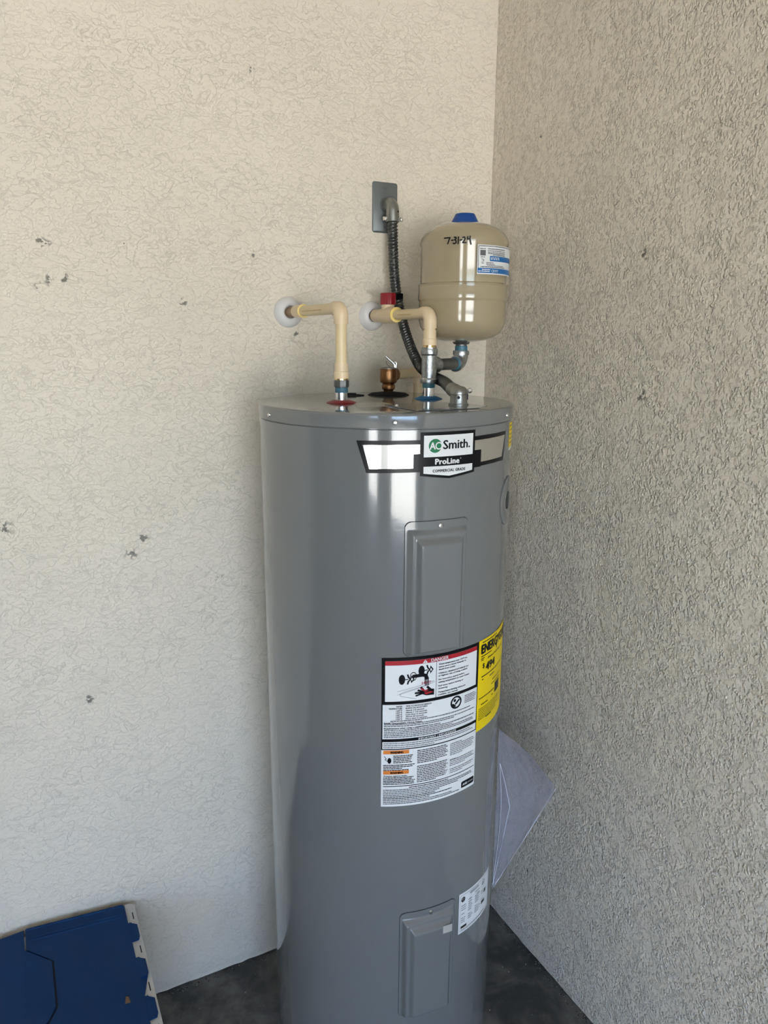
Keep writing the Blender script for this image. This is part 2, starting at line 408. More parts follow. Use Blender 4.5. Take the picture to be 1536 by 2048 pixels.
# grit along the foot of the walls
b = bmesh.new()
for i in range(420):
    if random.random() < .5: x, y = random.uniform(-1.0, -.06), -random.uniform(.003, .02)
    else: x, y = -random.uniform(.003, .02), random.uniform(-.75, -.03)
    r = random.uniform(.0006, .0026)
    if random.random() < .12: r *= 1.4
    m = bmesh.ops.create_icosphere(b, subdivisions=1, radius=r, matrix=Matrix.Translation((x, y, r*.5)) @ Matrix.Diagonal((random.uniform(.7, 1.5), random.uniform(.7, 1.5), .7, 1)))
    for f in {f for v in m['verts'] for f in v.link_faces}: f.material_index = 0 if random.random() < .72 else 1
for i in range(70):
    x, y = random.uniform(-1.0, -.02), random.uniform(-.75, -.02); r = random.uniform(.0007, .002)
    if (x+.449)**2+(y+.293)**2 < .275**2: continue
    m = bmesh.ops.create_icosphere(b, subdivisions=1, radius=r, matrix=Matrix.Translation((x, y, r*.6)))
    for f in {f for v in m['verts'] for f in v.link_faces}: f.material_index = 1
o = obj('floor_grit', b, ['grime', 'debris'], kind='stuff'); tag(o, 'dark and pale grit scattered on the floor along the wall foot', 'debris')

# ------------------------------------------------------------------ the water heater
HX, HY, R, H = -.4488, -.2929, .26, 1.5354
HC = (HX, HY)
heater = thing('water_heater', 'tall grey cylindrical electric water heater standing in the corner', 'water heater', (HX, HY, 0))
b = bmesh.new(); lathe(b, [(.236, 0), (.236, .03)], (HX, HY, 0), seg=72); obj('base_ring', b, 'rubber', heater, 'dark base ring')
b = bmesh.new(); lathe(b, [(.2595, .03), (R, .034), (R, 1.5062), (.2585, 1.5078), (.2585, 1.512)], (HX, HY, 0), seg=160); obj('jacket', b, 'jacket', heater)
b = bmesh.new(); q = .2622
lathe(b, [(.2592, 1.5090), (q-.0004, 1.5088), (q, 1.5098), (q, 1.5104), (q-.0005, 1.5116), (q-.0005, 1.5302), (q-.0012, 1.5332), (q-.0032, 1.5350), (q-.006, H), (.2, H), (0, H)], (HX, HY, 0), seg=160)
obj('top_lid', b, 'jacket', heater)
def radial(th, z, r=R): return Vector((HX+r*math.cos(R_(th)), HY+r*math.sin(R_(th)), z)), Vector((math.cos(R_(th)), math.sin(R_(th)), 0))
for th in (-175.1, -113.7, -54.5):
    p, d = radial(th, 1.5195, q-.001); b = bmesh.new()
    lathe(b, [(.0046, 0), (.0046, .0012), (.0036, .0028), (.002, .0034), (0, .0035)], p, d, 20); obj('screw', b, 'screw', heater, 'bright zinc rim screw')

def access_panel(z1, z0, sticker):
    thc = -95.2; hw = 14.1; NA, NZ = 96, 150; b = bmesh.new()
    def interp(x, xs, ys):
        if x <= xs[0]: return ys[0]
        for i in range(len(xs)-1):
            if x <= xs[i+1]:
                t = (x-xs[i])/(xs[i+1]-xs[i]); t = t*t*(3-2*t); return ys[i]+(ys[i+1]-ys[i])*t
        return ys[-1]
    G = []; rc = .012
    for j in range(NZ+1):
        row = []; z = z0+(z1-z0)*j/NZ
        for i in range(NA+1):
            a = -hw+2*hw*i/NA
            # rounded plate corners
            dz = min(z1-z, z-z0); lim = hw
            if dz < rc: lim = hw-math.degrees((rc-math.sqrt(max(0, rc*rc-(rc-dz)**2)))/R)
            aa = a*lim/hw
            t = min(interp(hw-abs(aa), [.8, 3.1, 3.8, 6.3], [0, 1, 1.02, 2]), interp(z1-z, [.014, .025, .028, .043], [0, 1, 1.02, 2]), interp(z-z0, [.003, .007, .008, .013], [0, 1, 1.02, 2]))
            c = 1/math.cos(R_(aa))
            h0 = R+.0016; h1 = max(h0, (R+.0080)*c); h2 = (R+.0190)*c
            r = h0+(h1-h0)*t if t <= 1 else h1+(h2-h1)*(t-1)
            p, _ = radial(thc+aa, z, r); row.append(b.verts.new(p))
        G.append(row)
    for A, B in zip(G, G[1:]):
        for i in range(NA): b.faces.new((A[i], A[i+1], B[i+1], B[i]))
    ed = [e for e in b.edges if e.is_boundary]
    ex = bmesh.ops.extrude_edge_only(b, edges=ed)
    for v in [g for g in ex['geom'] if isinstance(g, bmesh.types.BMVert)]:
        d = Vector((v.co.x-HX, v.co.y-HY, 0)); v.co -= d.normalized()*.0012
    pn = obj('access_panel', b, 'panel', heater, angle=60)
    s = Sheet(HC, R, thc, ['seam']); w = R_(hw)*R+.0012; k = .012
    pts = []
    for cx, cz, a0 in ((w-k, z1+.0012-k, 0), (-w+k, z1+.0012-k, 90), (-w+k, z0-.0012+k, 180), (w-k, z0-.0012+k, 270)):
        pts += [(cx+k*math.cos(R_(a0+15*i)), cz+k*math.sin(R_(a0+15*i))) for i in range(7)]
    s.poly(pts, 'seam'); s.done('shadow_gap', pn, 'dark gap round the cover', off=.0002)
    p, d = radial(-94.5, z1-.0095, R+.0014); b = bmesh.new()
    lathe(b, [(.0052, 0), (.0052, .0012), (.004, .003), (.002, .0036), (0, .0037)], p, d, 20); obj('screw', b, 'screw', pn, 'bright zinc screw')
    if sticker:
        b = bmesh.new(); ps = []
        for th, z in ((-90.4, .4555), (-86.2, .4555), (-86.2, .4735), (-90.4, .4735)):
            c = (R+.0193)/math.cos(R_(th-thc)); ps.append(b.verts.new(radial(th, z, c)[0]))
        f = b.faces.new(ps); ex = bmesh.ops.extrude_face_region(b, geom=[f])
        _, d = radial(-88.3, 0)
        for v in [g for g in ex['geom'] if isinstance(g, bmesh.types.BMVert)]: v.co += d*.0003
        obj('foil_sticker', b, 'stick', pn, 'small plain grey sticker', smooth=False)
access_panel(1.3405, 1.0815, False)
access_panel(.5105, .2525, True)

def sdeg(th, thc): return R_(th-thc)*R
# brand label -----------------------------------------------------------------
T = -91.2
def u(th): return sdeg(th, T)
s = Sheet(HC, R, T, ['black', 'silver', 'paper', 'green'])
s.poly([(u(-128.7), 1.4875), (u(-124.8), 1.4300), (u(-56.4), 1.4345), (u(-54.1), 1.4905)], 'black', 0)
s.poly([(u(-126.2), 1.4800), (u(-123.6), 1.4375), (u(-58.0), 1.4420), (u(-55.4), 1.4830)], 'silver', 1)
s.rect(u(-106.4), 1.4320, u(-74.7), 1.4640, 'black', 2)
s.poly([(u(-103.7), 1.5020), (u(-103.7), 1.4245), (u(-91.2), 1.4175), (u(-78.6), 1.4245), (u(-78.6), 1.5020)], 'black', 3)
s.rect(u(-102.3), 1.4578, u(-79.8), 1.4962, 'paper', 4)
s.poly([(u(-102.3), 1.4408), (u(-102.3), 1.4285), (u(-91.2), 1.4222), (u(-79.8), 1.4285), (u(-79.8), 1.4408)], 'paper', 4)
gx, gz = u(-97.6), 1.4776
s.disc(gx, gz, .0125, 'green', 5)
brand = s.done('brand_label', heater, 'silver and black band with a white emblem plate')
s = Sheet(HC, R, T, ['black', 'paper', 'green'])
s.text('A', gx-.0110, gz-.0060, .0125, 'paper', 2, width=.0118, bold=.030)
s.ring(gx+.0068, gz, .0047, .0068, 'paper', 2)
s.disc(gx+.0068, gz, .0047, 'green', 1)
s.text('Smith.', u(-94.3), gz-.0064, .0158, 'black', 1, width=.0585, bold=.030)
s.text('ProLine', u(-97.6), 1.4443, .0100, 'paper', 1, width=.0500, bold=.055, space=1.06)
s.text('®', u(-86.3), 1.4512, .003, 'paper', 1, width=.0026)
s.text('COMMERCIAL GRADE', .0003, 1.4300, .0050, 'black', 1, width=.068, bold=.045, align='C', space=1.15)
s.done('lettering', brand, off=.00165)

# danger and instruction label -------------------------------------------------
T = -94.6; zt, zb = 1.0785, .7620
L0, L1 = u(-118.25), u(-71.0); L0, L1 = sdeg(-118.25, T), sdeg(-71.0, T); WD = L1-L0
s = Sheet(HC, R, T, ['paper', 'black', 'red', 'orange', 'grey_ink'])
s.rect(L0, zb, L1, zt, 'paper', 0)
zm = .8862                                                   # foot of the black-framed part
s.frame(L0, zm, L1, zt, .0022, 'black', 1)
s.frame(L0, .9820, L1, zt, .0066, 'black', 1)
s.rect(L0+.0066, 1.0630, L1-.0066, 1.0718, 'red', 2)
zx = L0+.1066
s.rect(zx, .986, zx+.0009, 1.0632, 'black', 1)
s.rect(L0, .9033, L1, .9096, 'black', 1)
# picture: taps, spout, basin and hand
s.zf = lambda z: 1.004+(z-.987)*.86
def tap(x, z):
    s.disc(x, z, .0062, 'black', 1, .0120)
    s.stroke([(x+.005, z), (x+.012, z)], .0022, 'black', 1)
    s.stroke([(x+.011, z+.011), (x+.0125, z+.005), (x+.0165, z)], .0032, 'black', 1); s.stroke([(x+.011, z-.011), (x+.0125, z-.005), (x+.0165, z)], .0032, 'black', 1)
    s.poly([(x+.018, z+.010), (x+.0245, z), (x+.018, z-.010), (x+.0165, z)], 'black', 1); s.disc(x+.0193, z, .0018, 'paper', 2, .003)
ox = L0+.005
tap(ox+.0335, 1.0210); tap(ox+.0715, 1.0390)
s.ring(ox+.0555, 1.0270, .0088, .0108, 'black', 1, sx=.62)
s.stroke([(ox+.056, 1.0275), (ox+.074, 1.0285), (ox+.080, 1.0265), (ox+.0825, 1.0190)], .0080, 'black', 2)
s.stroke([(ox+.082, 1.0180), (ox+.083, 1.0040)], .0090, 'grey_ink', 0)
s.text('HOT', ox+.082, 1.0062, .0060, 'red', 3, width=.019, bold=.01, align='C')
for dz in (0, -.0085): s.stroke([(ox+.025, .9930+dz), (ox+.098, 1.0110+dz*.4)], .0006, 'grey_ink', 1)
s.stroke([(ox+.098, 1.0075), (ox+.040, .9918), (ox+.030, .9868), (ox+.0315, .9812), (ox+.062, .9725)], .0007, 'grey_ink', 1)
s.poly([(ox+.098, .9912), (ox+.098, .9770), (ox+.082, .9780), (ox+.074, .9820), (ox+.076, .9900), (ox+.086, .9935)], 'black', 2)
s.poly([(ox+.090, .9870), (ox+.097, .9840), (ox+.082, .9805), (ox+.077, .9850)], 'red', 3)
for fx, fz, r in ((.0600, .9865, .0029), (.0615, .9800, .0026), (.0655, .9925, .0029), (.0715, .9985, .0029)): s.stroke([(ox+fx, fz), (ox+.080, .9860)], r*1.5, 'black', 2)
s.stroke([(ox+.0715, .9960), (ox+.080, .9885), (ox+.084, .9905)], .0034, 'red', 3)
s.stroke([(ox+.084, .9985), (ox+.092, .9890)], .0050, 'black', 2)
s.zf = lambda z: z
# book symbol
bx, bz = L0+.1545, .9668
s.ring(bx, bz, .0100, .0138, 'black', 1); s.disc(bx-.0035, bz+.0045, .0032, 'black', 1)
s.poly([(bx-.008, bz-.001), (bx-.001, bz-.0055), (bx-.001, bz-.0095), (bx-.006, bz-.0085), (bx-.0105, bz-.003)], 'black', 1); s.stroke([(bx-.001, bz-.003), (bx+.007, bz+.004)], .0042, 'black', 1)
# orange notice bars, rules, black badge
for z in (.8772, .8330): s.rect(L0+.004, z, L0+.0545, z+.0078, 'orange', 1)
s.rect(L0+.004, .8058, L1-.003, .8074, 'black', 1)
s.poly([(L1-.0385, .7682), (L1-.004, .7682), (L1-.002, .7702), (L1-.002, .7805), (L1-.004, .7825), (L1-.0365, .7825), (L1-.0395, .7805), (L1-.0395, .7702)], 'black', 1)
s.disc(L0+.0160, .8630, .0038, 'black', 1, .0062); s.stroke([(L0+.006, .8725), (L0+.010, .8670), (L0+.0075, .8655), (L0+.0120, .8620)], .0012, 'black', 1)
danger = s.done('warning_label', heater, 'white label with a red danger strip, black frames and orange bars')
s = Sheet(HC, R, T, ['black', 'paper', 'grey_ink', 'red'])
s.text('DANGER', L0+.0955, 1.0645, .0064, 'paper', 1, width=.0375, bold=.03)
s.poly([(L0+.0785, 1.0640), (L0+.0885, 1.0640), (L0+.0835, 1.0712)], 'paper', 1); s.stroke([(L0+.0835, 1.0692), (L0+.0835, 1.0655)], .0011, 'red', 2)
tx = zx+.0050; z = 1.0590
for ln in ('Water temperature over 125°F can', 'cause severe burns instantly or', 'death from scalds.', '', 'Children, disabled and elderly are', 'at highest risk of being scalded.', '', 'See instruction manual before', 'setting temperature at water heater.', '', 'Feel water before bathing or', 'showering.', '', 'Temperature limiting valves are', 'available, see manual.'):
    if ln: s.text(ln, tx, z-.0038, .0031, 'black', 1, width=len(ln)*.0021, bold=.03); z -= .0054
    else: z -= .0024
z = .9798
for a, t_ in (('WATER', 'TIME TO PRODUCE SERIOUS'), ('TEMPERATURE', 'BURNS ON ADULT SKIN'), ('160°F', 'About 1/2 second'), ('150°F', 'About 1 1/2 seconds'), ('140°F', 'Less than 5 seconds'), ('130°F', 'About 30 seconds'), ('120°F', 'More than 5 minutes')):
    s.text(a, L0+.0395, z-.0030, .0028, 'black', 1, width=len(a)*.0024, bold=.03, align='R'); s.text(t_, L0+.0465, z-.0030, .0028, 'black', 1, width=len(t_)*.00225, bold=.03); z -= .0044
s.text('Install Thermostatic Mixing Valves', L0+.005, .9424, .0029, 'black', 1, width=.074, bold=.045)
s.text('Requirements when using a supplemental heat source', L0+.005, .9310, .0029, 'black', 1, width=.113, bold=.045)
s.text('IMPORTANT / IMPORTANTE', L0+.114, .9044, .0042, 'paper', 1, width=.083, bold=.03, align='C')
for z in (.8787, .8345): s.text('WARNING', L0+.030, z, .0046, 'black', 1, width=.026, bold=.05, align='C')
s.text('Protect against leaks', L0+.005, .8285, .0027, 'black', 1, width=.046, bold=.045)
s.text('NOTICE', L0+.143, .8425, .0026, 'black', 1, width=.014, bold=.04)
s.text('AHRI', L1-.0365, .7735, .0048, 'paper', 2, width=.0130, bold=.04); s.text('CERTIFIED', L1-.0215, .7745, .0028, 'paper', 2, width=.0160)
s.done('lettering', danger, kind='stuff', off=.0011)
s = Sheet(HC, R, T, ['grey_ink', 'black'])
def block(x0, x1, z, n, step, h, m, fills=None, gap=.0008):
    for i in range(n):
        f = fills[i] if fills else random.uniform(.84, 1)
        if f: s.lines(x0, x1, z-i*step, h, m, 0, f, gap=gap)
block(L0+.017, L1-.022, .9468, 1, 0, .0018, 'grey_ink', [1])
block(L0+.005, L1-.006, .9396, 2, .0036, .0018, 'grey_ink', [.98, .72])
block(L0+.005, L1-.006, .9272, 5, .0036, .0018, 'grey_ink', [.98, .70, .96, .97, .55])
block(L0+.004, L1-.006, .8992, 3, .0042, .0016, 'grey_ink', [.93, .97, .50])
block(L0+.176, L1-.005, .9735, 5, .0037, .0016, 'grey_ink')
block(L0+.0235, L0+.064, .8722, 5, .0036, .0018, 'black')
block(L0+.004, L0+.066, .8522, 4, .0036, .0018, 'black', [1, .93, .6, .8])
block(L0+.004, L0+.067, .8248, 5, .0035, .0018, 'black', [.95, .9, 1, .97, .98])
block(L0+.071, L0+.138, .8800, 19, .0038, .0017, 'black', [.95, 1, .92, .97, 1, .9, .96, .62, 0, .98, .93, 1, .95, .97, .9, 1, .96, .93, .6], .0010)
block(L0+.143, L1-.006, .8780, 17, .0040, .0015, 'grey_ink', [.45, .95, 1, .92, .97, .9, .5, 0, 0, .96, .93, 1, .6, 0, .97, .9, .5], .0010)
block(L0+.055, L0+.140, .8018, 1, 0, .0018, 'black', [1])
for i, e in enumerate((.204, .204, .165, .120, .110, .150, .100, .150, .170)): s.lines(L0+.004, L0+e, .7978-i*.0038, .0018, 'black' if i in (4, 5) else 'grey_ink', 0, 1, gap=.0008)
s.done('fine_print', danger, kind='stuff', off=.0011)

# yellow energy label ------------------------------------------------------------
T = -55.0; Y0, Y1 = sdeg(-71.0, T), sdeg(-37.0, T)
s = Sheet(HC, R, T, ['yellow', 'black'])
s.rect(Y0, .8795, Y1, 1.0785, 'yellow', 0)
s.rect(Y0+.012, .9965, Y1-.012, .9988, 'black', 1)
s.rect(Y0+.0750, .9385, Y0+.1050, .9610, 'black', 1)
energy = s.done('energy_label', heater, 'bright yellow energy label', off=.0008)
s = Sheet(HC, R, T, ['black'])
s.text('ENERGYGUIDE', Y0+.007, 1.0490, .0190, 'black', 1, width=.150, bold=.06)
s.poly([(Y0+.070, 1.051), (Y0+.079, 1.051), (Y0+.0745, 1.038)], 'black', 1)
s.text('Estimated Yearly Energy Cost', Y0+.034, 1.0315, .0042, 'black', 1, width=.080, bold=.03)
s.text('$', Y0+.0140, 1.0165, .0100, 'black', 1, width=.0075, bold=.06)
s.text('494', Y0+.0260, 1.0075, .0165, 'black', 1, width=.042, bold=.06)
for z, x0, x1 in ((1.0715, .012, .075), (1.0420, .008, .05), (1.0370, .008, .022), (1.0335, .008, .018), (.9900, .014, .020), (.9880, .045, .070), (.9740, .060, .105), (.9650, .055, .105), (.9500, .006, .070), (.9390, .058, .066), (.9350, .014, .040), (.9000, .034, .060)):
    s.lines(Y0+x0, Y0+x1, z, .0022, 'black', 0, 1, gap=.0006)
for i in range(7): s.lines(Y0+.006, Y1-.040, .9270-i*.0040, .0014, 'black', 0, random.uniform(.7, 1), gap=.0009)
s.done('lettering', energy, off=.0012)

# rating label ---------------------------------------------------------------------
T = -64.3; Q0, Q1 = sdeg(-78.3, T), sdeg(-50.2, T)
s = Sheet(HC, R, T, ['paper', 'grey_ink', 'black'])
sk = -.075
def tl(x, z): return (x, z+sk*(x-Q0))
def rq(x0, z0, x1, z1, m, l): s.poly([tl(x0, z0), tl(x1, z0), tl(x1, z1), tl(x0, z1)], m, l)
rq(Q0, .4080, Q1, .5090, 'paper', 0)
for e in ((Q0+.004, .4130, Q1-.004, .4138), (Q0+.004, .5030, Q1-.004, .5038), (Q0+.004, .4130, Q0+.0047, .5038), (Q1-.0047, .4130, Q1-.004, .5038)): rq(*e, 'grey_ink', 1)
rq(Q0+.007, .4195, Q0+.026, .4255, 'black', 1); rq(Q0+.086, .4370, Q0+.102, .4450, 'black', 1); rq(Q0+.098, .4600, Q0+.108, .4700, 'black', 1)
rating = s.done('rating_label', heater, 'white rating label set slightly askew')
s = Sheet(HC, R, T, ['black', 'grey_ink'])
x, z = tl(Q0+.0125, .4925); s.ring(x, z, .0040, .0062, 'black', 0); s.stroke([(x-.003, z-.002), (x+.001, z+.003)], .0026, 'black', 1); s.stroke([(x, z-.004), (x+.003, z)], .0024, 'black', 1)
x, z = tl(Q0+.092, .4925); s.ring(x, z, .0050, .0065, 'black', 0); s.stroke([(x-.002, z+.002), (x-.0005, z-.003), (x+.002, z+.001)], .0016, 'black', 1)
for z, x0, x1 in ((.4985, .034, .070), (.4950, .036, .070), (.4870, .056, .074), (.4820, .030, .042), (.4800, .062, .074)): s.lines(Q0+x0, Q0+x1, z+sk*x0, .0018, 'grey_ink', 0, slope=sk, gap=.0008)
for i in range(9):
    for x0, x1 in ((.007, .025), (.030, .050), (.055, .078), (.083, .100)):
        if random.random() < .75: s.lines(Q0+x0, Q0+x1, .4760-i*.0052+sk*x0, .0017, 'grey_ink', 0, random.uniform(.5, 1), slope=sk, gap=.0009)
s.lines(Q0+.008, Q0+.10, .4155+sk*.008, .0012, 'black', 0, slope=sk)
s.done('lettering', rating, off=.0009)

# side cover, far label, top fittings ---------------------------------------------
b = bmesh.new(); thc, zc, rr = -46.5, 1.3455, .0500; rows = []
for r, h in ((rr, .0004), (rr, .0022), (rr-.003, .0030), (.030, .0030), (.024, .0026), (.022, -.004+.0066), (.0195, .0012), (0, .0012)):
    row = []
    for i in range(48):
        a = 2*PI*i/48; p, _ = radial(thc+math.degrees(r*math.cos(a)/R), zc+r*math.sin(a), R+h); row.append(b.verts.new(p))
    rows.append(row)
for A, B in zip(rows, rows[1:]):
    for i in range(48): b.faces.new((A[i], A[(i+1) % 48], B[(i+1) % 48], B[i]))
bmesh.ops.remove_doubles(b, verts=b.verts, dist=1e-6)
sc = obj('round_side_cover', b, 'panel', heater)
s = Sheet(HC, R, thc, ['seam']); s.disc(0, zc, .0175, 'seam', 0, .0185); s.done('plug_recess', sc, 'dark recess in the middle of the cover', off=.0016)
s = Sheet(HC, R, -43, ['yellow', 'paper', 'grey_ink']); s.rect(sdeg(-48.3, -43), 1.4530, .04, 1.5020, 'yellow', 0); s.rect(sdeg(-48.3, -43), 1.4470, .04, 1.4530, 'paper', 0)
for i in range(5): s.lines(sdeg(-48, -43)+.002, .038, 1.4950-i*.0085, .0022, 'grey_ink', 1)
s.done('small_yellow_label', heater, 'small yellow label at the far right edge')

def ring_on_top(name, x, y, r, m, label, hole=.0128, t=.0062):
    b = bmesh.new(); lathe(b, [(hole, 0), (r-.0006, 0), (r, .0006), (r-.001, .0013), (r-.008, .0013+(t-.0013)*.55), (hole+.003, t), (hole, t)], (x, y, H), seg=48)
    bmesh.ops.delete(b, geom=[f for f in b.faces if len(f.verts) > 4], context='FACES_ONLY'); obj(name, b, m, heater, label)
NHX, NHY, NCX, NCY = -.5520, -.2985, -.3388, -.2790
TVX, TVY = -.3692, -.150
PGX, PGY = -.4546, -.131
ring_on_top('hot_port_ring', NHX, NHY, .0305, 'redplastic', 'red plastic ring')
ring_on_top('cold_port_ring', NCX, NCY, .0300, 'blueplastic', 'blue plastic ring')
ring_on_top('valve_gasket', TVX, TVY, .0475, 'rubber', 'black rubber gasket', .011, .0075)
b = bmesh.new(); lathe(b, [(.030, 0), (.030, .0015), (.012, .003), (.012, .005), (0, .005)], (PGX, PGY, H), seg=36); obj('port_plug', b, 'rubber', heater, 'black plug')
b = bmesh.new(); c = [(-.531, -.311), (-.466, -.2995), (-.4765, -.392), (-.570, -.415)]
slab(b, c, H, H+.0003); obj('top_sticker', b, 'stick', heater, 'pale sticker on the lid', smooth=False)
# junction box cover on the lid: a thin plate with its front edge curled up
b = bmesh.new(); jx0, jx1, jy0, jy1 = -.499, -.348, -.516, -.385; rows = []
for i in range(21):
    t = i/20; x = jx0+(jx1-jx0)*t; lift = .0035*max(0, (t-.75)/.25)**2; yo = .006*abs(t-.5)**2*4*.3
    rows.append([b.verts.new((x, y, H+z)) for y, z in ((jy0+yo, .0005+lift), (jy0+yo, .0018+lift), (jy1, .0018), (jy1, .0005))])
for A, B in zip(rows, rows[1:]):
    for k in range(4): b.faces.new((A[k], A[(k+1) % 4], B[(k+1) % 4], B[k]))
b.faces.new(rows[0]); b.faces.new(rows[-1])
jc = obj('junction_cover', b, 'panel', heater, 'thin metal cover plate with a curled front edge')
b = bmesh.new(); lathe(b, [(.004, 0), (.004, .001), (.003, .0028), (0, .0032)], (-.488, -.415, H+.0014), seg=16); obj('screw', b, 'screw', jc, 'bright zinc screw')

# ------------------------------------------------------------------ pipework
def elbow(b, corner, din, dout, r, reach, ri=None, collar=.0):
    """socket elbow: straight legs of length reach along -din and +dout around the corner"""
    c = Vector(corner); din = Vector(din).normalized(); dout = Vector(dout).normalized(); k = r*1.15
    pts = [c-din*reach]+arc(c-din*k+dout*k, -dout*k, din*k, 12)+[c+dout*reach]
    tube(b, pts, r, 28)
PR = .0111                                                    # pipe radius
ZH, ZC = 1.7188, 1.7141
def print_on(parent, x, y0, y1, z, r, m):
    """ink printed along the side of a pipe that runs along y, on the side that faces -x"""
    b = bmesh.new(); y = y0
    while y < y1:
        w = random.uniform(.0012, .0034); hgt = random.choice((.0014, .0019, .0019))
        vs = []
        for (yy, a) in ((y, -hgt/r/2), (min(y+w, y1), -hgt/r/2), (min(y+w, y1), hgt/r/2), (y, hgt/r/2)):
            ang = PI+.12-a; vs.append(b.verts.new((x+(r+.0002)*math.cos(ang), yy, z+(r+.0002)*math.sin(ang))))
        b.faces.new(vs); y += w+random.uniform(.0006, .0016)
    return obj('pipe_print', b, m, parent, 'line of ochre print along the pipe', smooth=False)
def escutcheon(x, z, r, label):
    b = bmesh.new()
    lathe(b, [(r, -.002), (r, .0025), (r*.97, .0060), (r*.86, .0118), (r*.70, .0165), (r*.54, .0185), (r*.44, .0175), (PR+.0022, .0150), (PR+.0018, .004)], (x, -.0005, z), (0, -1, 0), 48)
    bmesh.ops.delete(b, geom=[f for f in b.faces if len(f.verts) > 4], context='FACES_ONLY')
    o = obj('wall_escutcheon', b, 'escut'); return tag(o, label, 'escutcheon', 'white wall escutcheons')
escutcheon(-.5535, ZH, .0345, 'white domed escutcheon on the wall round the left, hot pipe')
escutcheon(-.3400, ZC, .0345, 'white domed escutcheon on the wall behind the red valve handle')

hot = thing('hot_water_pipe', 'cream plastic hot water pipe bending down from the wall to the red ring', 'pipe', (NHX, NHY, H))
b = bmesh.new(); tube(b, [(NHX, .002, ZH), (NHX, -.056, ZH)], PR-.001, 24); obj('wall_stub', b, 'dirtpipe', hot, 'dirty brown stub out of the wall')
b = bmesh.new(); tube(b, [(NHX, -.052, ZH), (NHX, -.0905, ZH), (NHX, -.0915, ZH), (NHX, -.0955, ZH)], [.0136, .0136, .0146, .0146], 28); cp = obj('coupling', b, 'cpvc_fit', hot)
b = bmesh.new(); tube(b, [(NHX, -.0950, ZH), (NHX, -.0972, ZH)], .0143, 28); obj('glue_bead', b, 'cpvc_ring', cp, 'yellow bead of glue')
b = bmesh.new(); tube(b, [(NHX, -.090, ZH), (NHX, NHY+.02, ZH)], PR, 28); hp = obj('horizontal_pipe', b, 'cpvc', hot)
print_on(hp, NHX, -.225, -.115, ZH, PR, 'ochre')
b = bmesh.new(); elbow(b, (NHX, NHY, ZH), (0, -1, 0), (0, 0, -1), .0142, .0300); obj('elbow', b, 'cpvc_fit', hot)
b = bmesh.new(); tube(b, [(NHX, NHY, 1.700), (NHX, NHY, 1.600)], PR+.0003, 28); obj('vertical_pipe', b, 'cpvc', hot)
def transition(parent, x, y, z0, z1, z2, z3):
    """plastic adapter with a step, a brass collar below it"""
    b = bmesh.new(); lathe(b, [(.0138, z0-H), (.0140, z1-H+.001), (.0150, z1-H), (.0154, z2-H), (.011, z2-H)][::-1], (x, y, H), seg=32); obj('adapter', b, 'cpvc_fit', parent)
    b = bmesh.new(); lathe(b, [(.0138, z3-H), (.0138, z2-H+.0005)], (x, y, H), flats=14); obj('brass_collar', b, 'brass', parent, 'thin brass collar')
transition(hot, NHX, NHY, 1.6135, 1.5965, 1.5838, 1.5805)
b = bmesh.new(); lathe(b, [(.0125, 1.5660-H), (.0148, 1.5670-H), (.0152, 1.5690-H), (.0152, 1.5785-H), (.0145, 1.5810-H), (.012, 1.5812-H)], (NHX, NHY, H), flats=8, a0=.2); obj('union_nut', b, 'dgalv', hot, 'dull steel nut')
b = bmesh.new(); lathe(b, [(.0124, .0002), (.0124, .0225)], (NHX, NHY, H), seg=32); hn = obj('nipple', b, 'nipple', hot, 'shiny steel nipple')
b = bmesh.new(); lathe(b, [(.0126, 1.5560-H), (.0129, 1.5575-H), (.0129, 1.5650-H), (.0126, 1.5665-H)], (NHX, NHY, H), seg=32); obj('thread_sealant', b, 'dope', hn, 'smeared teal thread sealant')

cold = thing('cold_water_pipe', 'cream plastic cold water pipe with red valve handle dropping to the blue ring', 'pipe', (NCX, NCY, H))
b = bmesh.new(); tube(b, [(NCX, .002, ZC), (NCX, -.030, ZC)], PR-.001, 24); obj('wall_stub', b, 'dirtpipe', cold, 'dirty brown stub out of the wall')
b = bmesh.new(); tube(b, [(NCX, -.022, ZC), (NCX, -.050, ZC), (NCX, -.056, ZC), (NCX, -.066, ZC), (NCX, -.074, ZC), (NCX, -.100, ZC), (NCX, -.108, ZC), (NCX, -.114, ZC), (NCX, -.128, ZC)], [.0150, .0150, .0160, .0180, .0190, .0190, .0182, .0168, .0168], 32)
lathe(b, [(.0150, 0), (.0150, .026)], (NCX, -.086, ZC), seg=28)
vb = obj('valve_body', b, 'cpvc_fit', cold)
b = bmesh.new(); tube(b, [(NCX, -.1275, ZC), (NCX, -.1300, ZC)], .0170, 28); obj('glue_bead', b, 'cpvc_ring', vb, 'yellow bead of glue')
b = bmesh.new(); n = 48; rows = []
for h, k in ((0, .9), (.001, 1), (.024, 1), (.0262, .93), (.0265, 0)):
    rows.append([b.verts.new((NCX+k*(.0172+.0010*(math.cos(12*2*PI*i/n) > 0))*math.cos(2*PI*i/n), -.086+k*(.0172+.0010*(math.cos(12*2*PI*i/n) > 0))*math.sin(2*PI*i/n), 1.7375+h)) for i in range(n)])
for A, B in zip(rows, rows[1:]):
    for i in range(n): b.faces.new((A[i], A[(i+1) % n], B[(i+1) % n], B[i]))
b.faces.new(rows[0]); bmesh.ops.remove_doubles(b, verts=b.verts, dist=1e-6)
obj('valve_handle', b, 'redplastic', cold, 'red ribbed valve handle')
b = bmesh.new(); tube(b, [(NCX, -.120, ZC), (NCX, NCY+.02, ZC)], PR, 28); hp = obj('horizontal_pipe', b, 'cpvc', cold)
print_on(hp, NCX, -.215, -.155, ZC, PR, 'ochre')
